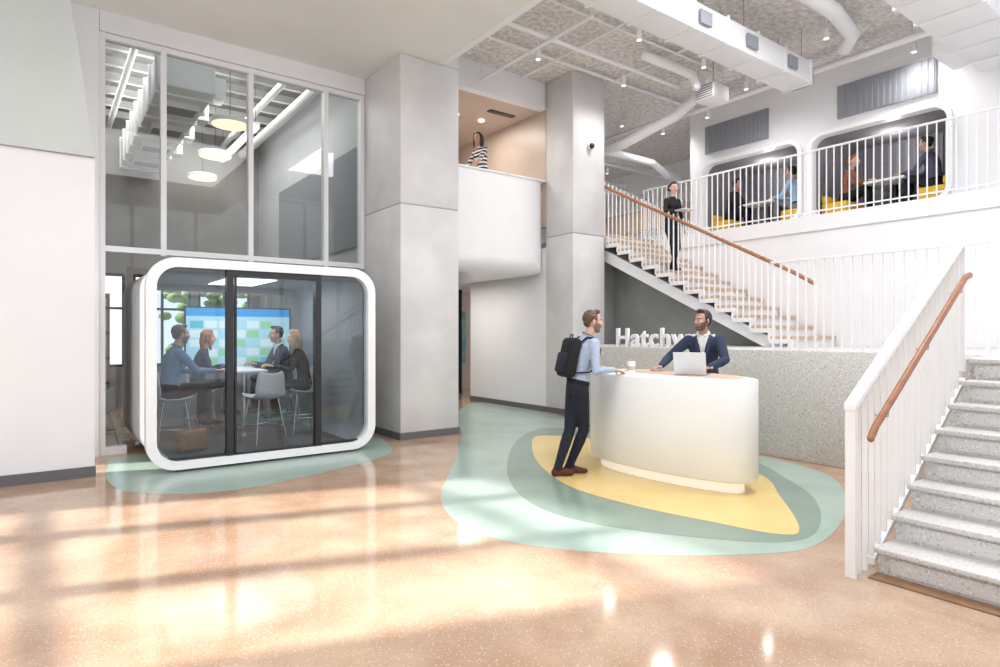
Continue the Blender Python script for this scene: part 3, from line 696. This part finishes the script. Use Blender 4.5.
def person(name, pos, face, h=1.78, fem=False, pelvis=(0, 0, .93), neck=(0, 0, 1.48), twist=0, head=(0, 0), wL=None, wR=None, eL=(-1, -1, -.6), eR=(1, -1, -.6),
           aL=(-.1, 0, .09), aR=(.1, 0, .09), kn=(0, 1, .1), top='navy', bot='black', shoe='black', skin='a', hair='brown', style='short', beard=False,
           short=False, shirt=None, jacket=False, hL=None, hR=None, curl=.45, extra=None, nL=None, nR=None, footp=0, tL=None, tR=None):
    k = h / 1.78; P = MB(); bd = BRD.get((skin, hair)) if beard else None; skin = SK[skin]; hair = HR[hair]; top = CL[top]; bot = CL[bot]; shoe = CL[shoe]
    pe = V(pelvis); ne = V(neck); up = (ne - pe).normalized(); S = V((math.cos(twist), math.sin(twist), 0))
    F = up.cross(S)
    SL = (ne - pe).length
    B = MB()
    ts = (-.14, 0, .18, .38, .62, .82, .94, 1.02)
    rr = [(.10, .08), (.160, .118), (.155, .110), (.140, .10), (.162, .118), (.178, .108), (.145, .085), (.065, .062)]
    if fem: rr = [(.10, .08), (.162, .118), (.145, .10), (.112, .088), (.132, .105), (.148, .092), (.12, .072), (.052, .052)]
    n = 20
    bow = V((0, -.02, 0))
    def ring(t, a, c):
        p = pe + (ne - pe) * t + bow * math.sin(max(0, min(1, t)) * PI)
        Sx = V((1, 0, 0)).lerp(S, max(0, min(1, t))).normalized(); Fx = up.cross(Sx).normalized()
        return [p + Sx * math.cos(2 * PI * j / n) * a * k + Fx * math.sin(2 * PI * j / n) * c * k for j in range(n)]
    B.loft([ring(t, a, c) for t, (a, c) in zip(ts, rr)], top)
    if not jacket:
        g0 = rr[1][0] * .25 + rr[2][0] * .75; g1 = rr[1][1] * .25 + rr[2][1] * .75
        P.loft([ring(.105, g0 + .001, g1 + .001), ring(.11, g0 + .006, g1 + .006), ring(.165, g0 + .005, g1 + .005), ring(.17, g0, g1)], CL['black'])
    if fem:
        for s in (-1, 1): B.ell(pe + (ne - pe) * .68 + S * s * .062 * k + F * .075 * k, (.052 * k, .05 * k, .055 * k), top)
    shs = {}; bones = []
    hc = ne + up * .085 * k + F * .012
    B.tube([ne - up * .05, ne + up * .03 * k, hc], [.060 * k, .052 * k, .052 * k] if not fem else [.05 * k, .042 * k, .042 * k], skin, n=14)
    bones.append((ne + up * .015 * k, hc, .05, skin))
    g = (.008 if jacket else 0.0)
    for s, W, E, hd, tt, nn in ((-1, wL, eL, hL, tL, nL), (1, wR, eR, hR, tR, nR)):
        sh = ne + S * s * (.168 if not fem else .142) * k - up * .055 * k
        if W is None: W = (s * .26 * k, .03, pelvis[2] - .07)
        el, wr = ik(sh, V(W), .295 * k, .262 * k, E)
        f = .86 if fem else 1
        B.tube([sh - up * .01, sh.lerp(el, .4), el, el.lerp(wr, .3), wr], [(.063 + g) * k * f, (.053 + g) * k * f, (.043 + g) * k * f, (.043 + g) * k * f, (.029 + g) * k * f], top, n=12)
        B.ell(el, (.043 * k * f,) * 3, top)
        bones.append((sh, el, .05, top)); bones.append((el, wr + (wr - el).normalized() * .05, .035, skin if short else top))
        hd = V(hd) if hd is not None else (wr - el)
        nn = V(nn) if nn is not None else V((0, 0, 1))
        if abs(hd.normalized().dot(nn.normalized())) > .93: nn = S * s
        make_hand(P, wr + (wr - el).normalized() * .015, hd, nn, skin, s, k * (.9 if fem else 1), curl, -s)
        shs[s] = (sh, el, wr)
    for s, A in ((-1, aL), (1, aR)):
        hp = pe + V((s * .088 * k, 0, -.02 * k)); kn_, an = ik(hp, V(A), .435 * k, .415 * k, kn)
        f = .93 if fem else 1
        B.tube([hp, hp.lerp(kn_, .35), kn_, kn_.lerp(an, .3), kn_.lerp(an, .75), an], [.092 * k, .083 * k * f, .060 * k * f, .060 * k * f, .048 * k * f, .044 * k * f], bot, n=14)
        B.ell(kn_, (.060 * k * f,) * 3, bot)
        bones.append((hp, kn_, .08, bot)); bones.append((kn_, an, .05, bot))
        fd = V((s * .18, 1, -footp)).normalized()
        he = an + fd * -.035 * k + V((0, 0, -.048 * k)); ba = an + fd * .115 * k + V((0, 0, -.052 * k)); to = an + fd * .175 * k + V((0, 0, -.058 * k))
        B.tube([an + V((0, 0, -.01)), he + V((0, 0, .01))], [.04 * k, .038 * k], shoe, n=12)
        B.tube([he, an + fd * .05 * k + V((0, 0, -.04 * k)), ba, to], [(.036 * k, .036 * k), (.038 * k, .042 * k), (.044 * k, .034 * k), (.034 * k, .026 * k)], shoe, n=14, side=fd.cross(V((0, 0, 1))))
        bones.append((he, to, .045, shoe)); bones.append((an + V((0, 0, -.02)), he, .045, shoe))
    vs, fs = remesh(B, .0115, 4)
    lo = min(V(aL).z, V(aR).z) - .088 * k
    if not footp: vs = [V((p.x, p.y, max(p.z, lo))) for p in vs]
    ms = []
    wt = .0 if jacket else .14
    for f in fs:
        c = sum((vs[i] for i in f), V()) / len(f)
        best = None; bm_ = None
        for a, b2, r, m in bones:
            d, t = segd(c, a, b2); q = d / r
            if best is None or q < best: best = q; bm_ = m
        tt = (c - pe).dot(up) / SL
        ax = pe + (ne - pe) * max(0, min(1, tt)); dd = (c - ax).length / (.13 if not fem else .115)
        if -.2 < tt < 1.03 and dd < best:
            bm_ = top if tt > wt else bot
            rel = c - ne; down = -rel.dot(up); sd = abs(rel.dot(S)); fr = rel.dot(F)
            if shirt and fr > 0 and sd < .062 * (1 - down / (.30 if jacket else .10)): bm_ = CL[shirt] if shirt in CL else skin
        elif bm_ is skin and tt > .9 and (c - ne).dot(up) < .012 * k and (c - ne).length < .12: bm_ = CL[shirt] if (shirt in CL) else top
        ms.append(bm_)
    P.add(vs, fs, ms, True)
    cm = CL[shirt] if shirt in CL else top
    if not fem:
        cr = []
        for j in range(13):
            a = math.radians(-250 + j * 320 / 12); cr.append(ne + up * (.030 - .018 * math.sin(a)) * k + S * math.cos(a) * .060 * k + F * (math.sin(a) * .060 + .004) * k)
        P.tube(cr, [(.007, .018)] * 13, cm, n=8)
    if jacket:
        for s in (-1, 1):
            P.tube([ne + up * .02 + S * s * .062 * k - F * .02, ne - up * .03 + S * s * .068 * k + F * .068 * k, ne - up * .14 + S * s * .055 * k + F * .112 * k, ne - up * .27 + S * s * .015 + F * .118 * k], [(.012, .006), (.026, .006), (.03, .006), (.008, .005)], top, n=8, side=S)
    hy, hpch = head
    Mh = Matrix.Translation(ne + up * .175 * k + F * .02) @ Matrix.Rotation(hy, 4, 'Z') @ Matrix.Rotation(hpch, 4, 'X') @ Matrix.Scale(k * (1.0 if not fem else .98), 4)
    make_head(P, Mh, skin, hair, style, bd, k)
    if extra: extra(P, dict(ne=ne, pe=pe, up=up, S=S, F=F, sh=shs, k=k))
    ang = math.atan2(face[1], face[0]) - PI / 2
    return P.obj(name, Matrix.Translation(pos) @ Matrix.Rotation(ang, 4, 'Z'))

def backpack(P, J):
    F, S, up, ne = J['F'], J['S'], J['up'], J['ne']; c = ne - up * .25 - F * .17
    M = Matrix(((S.x, F.x, up.x, c.x), (S.y, F.y, up.y, c.y), (S.z, F.z, up.z, c.z), (0, 0, 0, 1)))
    P.box(-.135, .135, -.065, .065, -.21, .21, CL['black'], bev=.05, M=M, seg=3); P.box(-.10, .10, -.095, -.05, -.17, .04, CL['denim'], bev=.02, M=M)
    P.tube([V((-.03, -.02, .2)), V((-.03, -.02, .24)), V((.03, -.02, .24)), V((.03, -.02, .2))], .007, CL['black'], n=6, M=M)
    for s in (-1, 1):
        pts = [ne - up * .10 - F * .13 + S * s * .09, ne - up * .005 - F * .06 + S * s * .10, ne - up * .00 + F * .02 + S * s * .105, ne - up * .10 + F * .112 + S * s * .11, ne - up * .26 + F * .118 + S * s * .12, ne - up * .36 + F * .02 + S * s * .168, ne - up * .40 - F * .13 + S * s * .12]
        P.tube(pts, [(.022, .007)] * 7, CL['black'], n=8, side=S)
person('man_with_backpack', (4.42, 4.80, .006), (.95, -.395), 1.78, pelvis=(0, .13, .915), neck=(0, .25, 1.45), twist=.1, head=(-.12, -.02),
       wR=(.13, .48, 1.115), wL=(-.26, .44, 1.13), eR=(.6, -1, -.6), eL=(-.6, -1, -.6), hR=(-.1, 1, -.25), hL=(.1, 1, -.1), curl=.25,
       aR=(-.075, .07, .09), aL=(.03, -.10, .09), kn=(.0, 1, 0), top='shirt', bot='denim', shoe='brownshoe', skin='a', hair='brown', beard=True, extra=backpack)
person('receptionist', (6.20, 4.36, .006), (-.90, -.455), 1.80, pelvis=(0, -.05, .95), neck=(0, .08, 1.47), head=(-.65, .04),
       wR=(.42, .38, 1.125), wL=(-.12, .46, 1.125), eR=(.7, -.6, -.5), eL=(-.9, -.3, -.45), hR=(.5, 1, -.05), hL=(1, .3, -.05), curl=.25,
       top='navy', bot='black', shirt='white', jacket=True, hair='dark', beard=True, skin='b')
def clipb(P, J):
    w = J['sh'][1][2]; P.box(w.x - .16, w.x + .1, w.y + .03, w.y + .25, w.z - .025, w.z - .012, STOOLW)
zt = LZ + 8 * R1
person('woman_on_stairs', (8.89, YS + 7 * RUN1 + .17, zt), (-.25, -1), 1.60, True, pelvis=(0, 0, .81), neck=(0, .02, 1.29), head=(0, -.05), wR=(.12, .33, 1.0), wL=(-.22, .05, .77),
       aR=(.07, .22, .082 - R1), aL=(-.07, -.10, .082), top='black', bot='black', skin='c', hair='dark', style='bun', extra=clipb)
person('woman_on_balcony', (6.60, 9.45, 3.55), (-.98, -.1), 1.70, True, pelvis=(0, 0, .90), neck=(0, .06, 1.40), head=(.3, 0), wL=(-.22, .42, .93), wR=(.18, .36, 1.0), top='stripe', bot='black', skin='b', hair='dark', style='long', short=True)
def sit(name, x, y, face, z, hh, sz=.70, fem=False, feet=.26, reach=.36, tz=1.05, **kw):
    k = hh / 1.78; ph = sz + .085
    person(name, (x, y, z), face, hh, fem, pelvis=(0, -.04, ph), neck=(0, .05, ph + .53 * k), wL=(-.12, reach, tz), wR=(.12, reach + .02, tz), eL=(-.7, -.4, -1), eR=(.7, -.4, -1),
           aL=(-.10, .36 * k, feet + .09), aR=(.10, .38 * k, feet + .09), kn=(0, 1, .6), **kw)
sit('seated_man', 1.30, 8.55, (1, .15), 0, 1.78, top='blue', bot='black', skin='a', hair='brown', beard=True, feet=.33, tz=1.03, reach=.44, head=(.1, 0))
sit('seated_woman', 1.78, 9.40, (1, -.1), 0, 1.66, fem=True, top='navy', bot='denim', skin='c', hair='ginger', style='long', feet=.33, reach=.30, head=(0, 0))
sit('seated_man', 2.93, 9.46, (-1, 0), 0, 1.78, top='navy', bot='black', jacket=True, shirt='white', skin='b', hair='dark', feet=.33, reach=.38, head=(0, 0))
sit('seated_woman', 2.95, 8.68, (-1, .2), 0, 1.66, fem=True, top='black', bot='black', skin='c', hair='blonde', style='long', feet=.33, reach=.38, head=(0, 0))
sit('booth_man', 11.85, 7.62, (0, -1), 3.63, 1.76, sz=.25, feet=.0, tz=.58, reach=.40, top='black', bot='black', hair='dark', skin='b')
sit('booth_man', 11.85, 6.25, (0, 1), 3.63, 1.78, sz=.25, feet=.0, tz=.58, reach=.40, top='lblue', bot='grey', hair='dark', skin='a')
sit('booth_woman', 11.85, 5.28, (0, -1), 3.63, 1.68, sz=.25, fem=True, feet=.0, tz=.58, reach=.38, top='rust', bot='black', hair='ginger', style='bun', skin='c')
sit('booth_man', 11.85, 3.95, (0, 1), 3.63, 1.78, sz=.25, feet=.0, tz=.58, reach=.42, top='plaid', bot='denim', hair='dark', skin='a')

# ---------------------------------------------------------------- lights
w = D.worlds.new('world'); SC.world = w; w.use_nodes = True
bg = w.node_tree.nodes['Background']; bg.inputs['Color'].default_value = (.91, .95, 1, 1); bg.inputs['Strength'].default_value = 1.5
def light(name, kind, loc, energy, color=(1, 1, 1), rot=(0, 0, 0), **kw):
    l = D.lights.new(name, kind); l.energy = energy; l.color = color
    for a, v in kw.items(): setattr(l, a, v)
    o = D.objects.new(name, l); SC.collection.objects.link(o); o.location = loc; o.rotation_euler = rot; return o
o = light('sun', 'SUN', (-8, 8, 10), 7.5, (1, .94, .86), angle=math.radians(1.6))
o.rotation_euler = V((1, -.33, -.80)).to_track_quat('-Z', 'Y').to_euler()
light('lobby_fill', 'AREA', (1.2, 2.2, ZL - .03), 225, (.97, .98, 1), shape='RECTANGLE', size=5, size_y=4)  # added fill above the frame, no fixture modelled
light('hall_fill', 'AREA', (6.6, 2.0, ZH - .05), 270, (.97, .98, 1), shape='RECTANGLE', size=2.2, size_y=4)  # added fill for the hall, kept out of view
for (x, y, e) in ((6.4, 7.6, 60), (8.3, 7.5, 60), (8.8, 6.2, 60), (10.2, 6.3, 55), (10.95, 3.9, 50), (11.0, 8.8, 80), (12.5, 11.9, 90)):
    light('spot_lamp', 'SPOT', (x, y, 5.87), e * 1.4, (1, .98, .96), spot_size=2.8, spot_blend=.9, shadow_soft_size=.2)
light('office_fill', 'AREA', (2.2, 12.2, 5.78), 190, (1, .96, .90), shape='RECTANGLE', size=3, size_y=4)  # broad added fill in place of the pendants' own light
light('pod_lamp', 'AREA', (2.2, 8.9, PZ1 - .14), 22, (1, .98, .95), shape='RECTANGLE', size=1.9, size_y=1.8)
light('balcony_lamp', 'AREA', (6.4, 10.2, 5.74), 50, (1, .95, .88), shape='RECTANGLE', size=1.8, size_y=.8)
light('corridor_lamp', 'AREA', (6.4, 11.0, 2.55), 40, (1, .95, .9), shape='RECTANGLE', size=1.5, size_y=2)
for y in (4.6, 6.9): light('booth_fill', 'POINT', (12.0, y, 4.90), 12, (1, .95, .9), shadow_soft_size=.08)  # added fill to brighten the booth interiors, without a fixture

cam = D.cameras.new('camera'); co = D.objects.new('camera', cam); SC.collection.objects.link(co); SC.camera = co
cam.sensor_width = 36; cam.lens = 22.25; co.location = (0, 0, 1.5); co.rotation_euler = (PI / 2, 0, -math.atan2(.596, .803)); cam.clip_end = 200
SC.view_settings.view_transform = 'Standard'
SC.view_settings.look = 'None'
SC.view_settings.exposure = 0.1
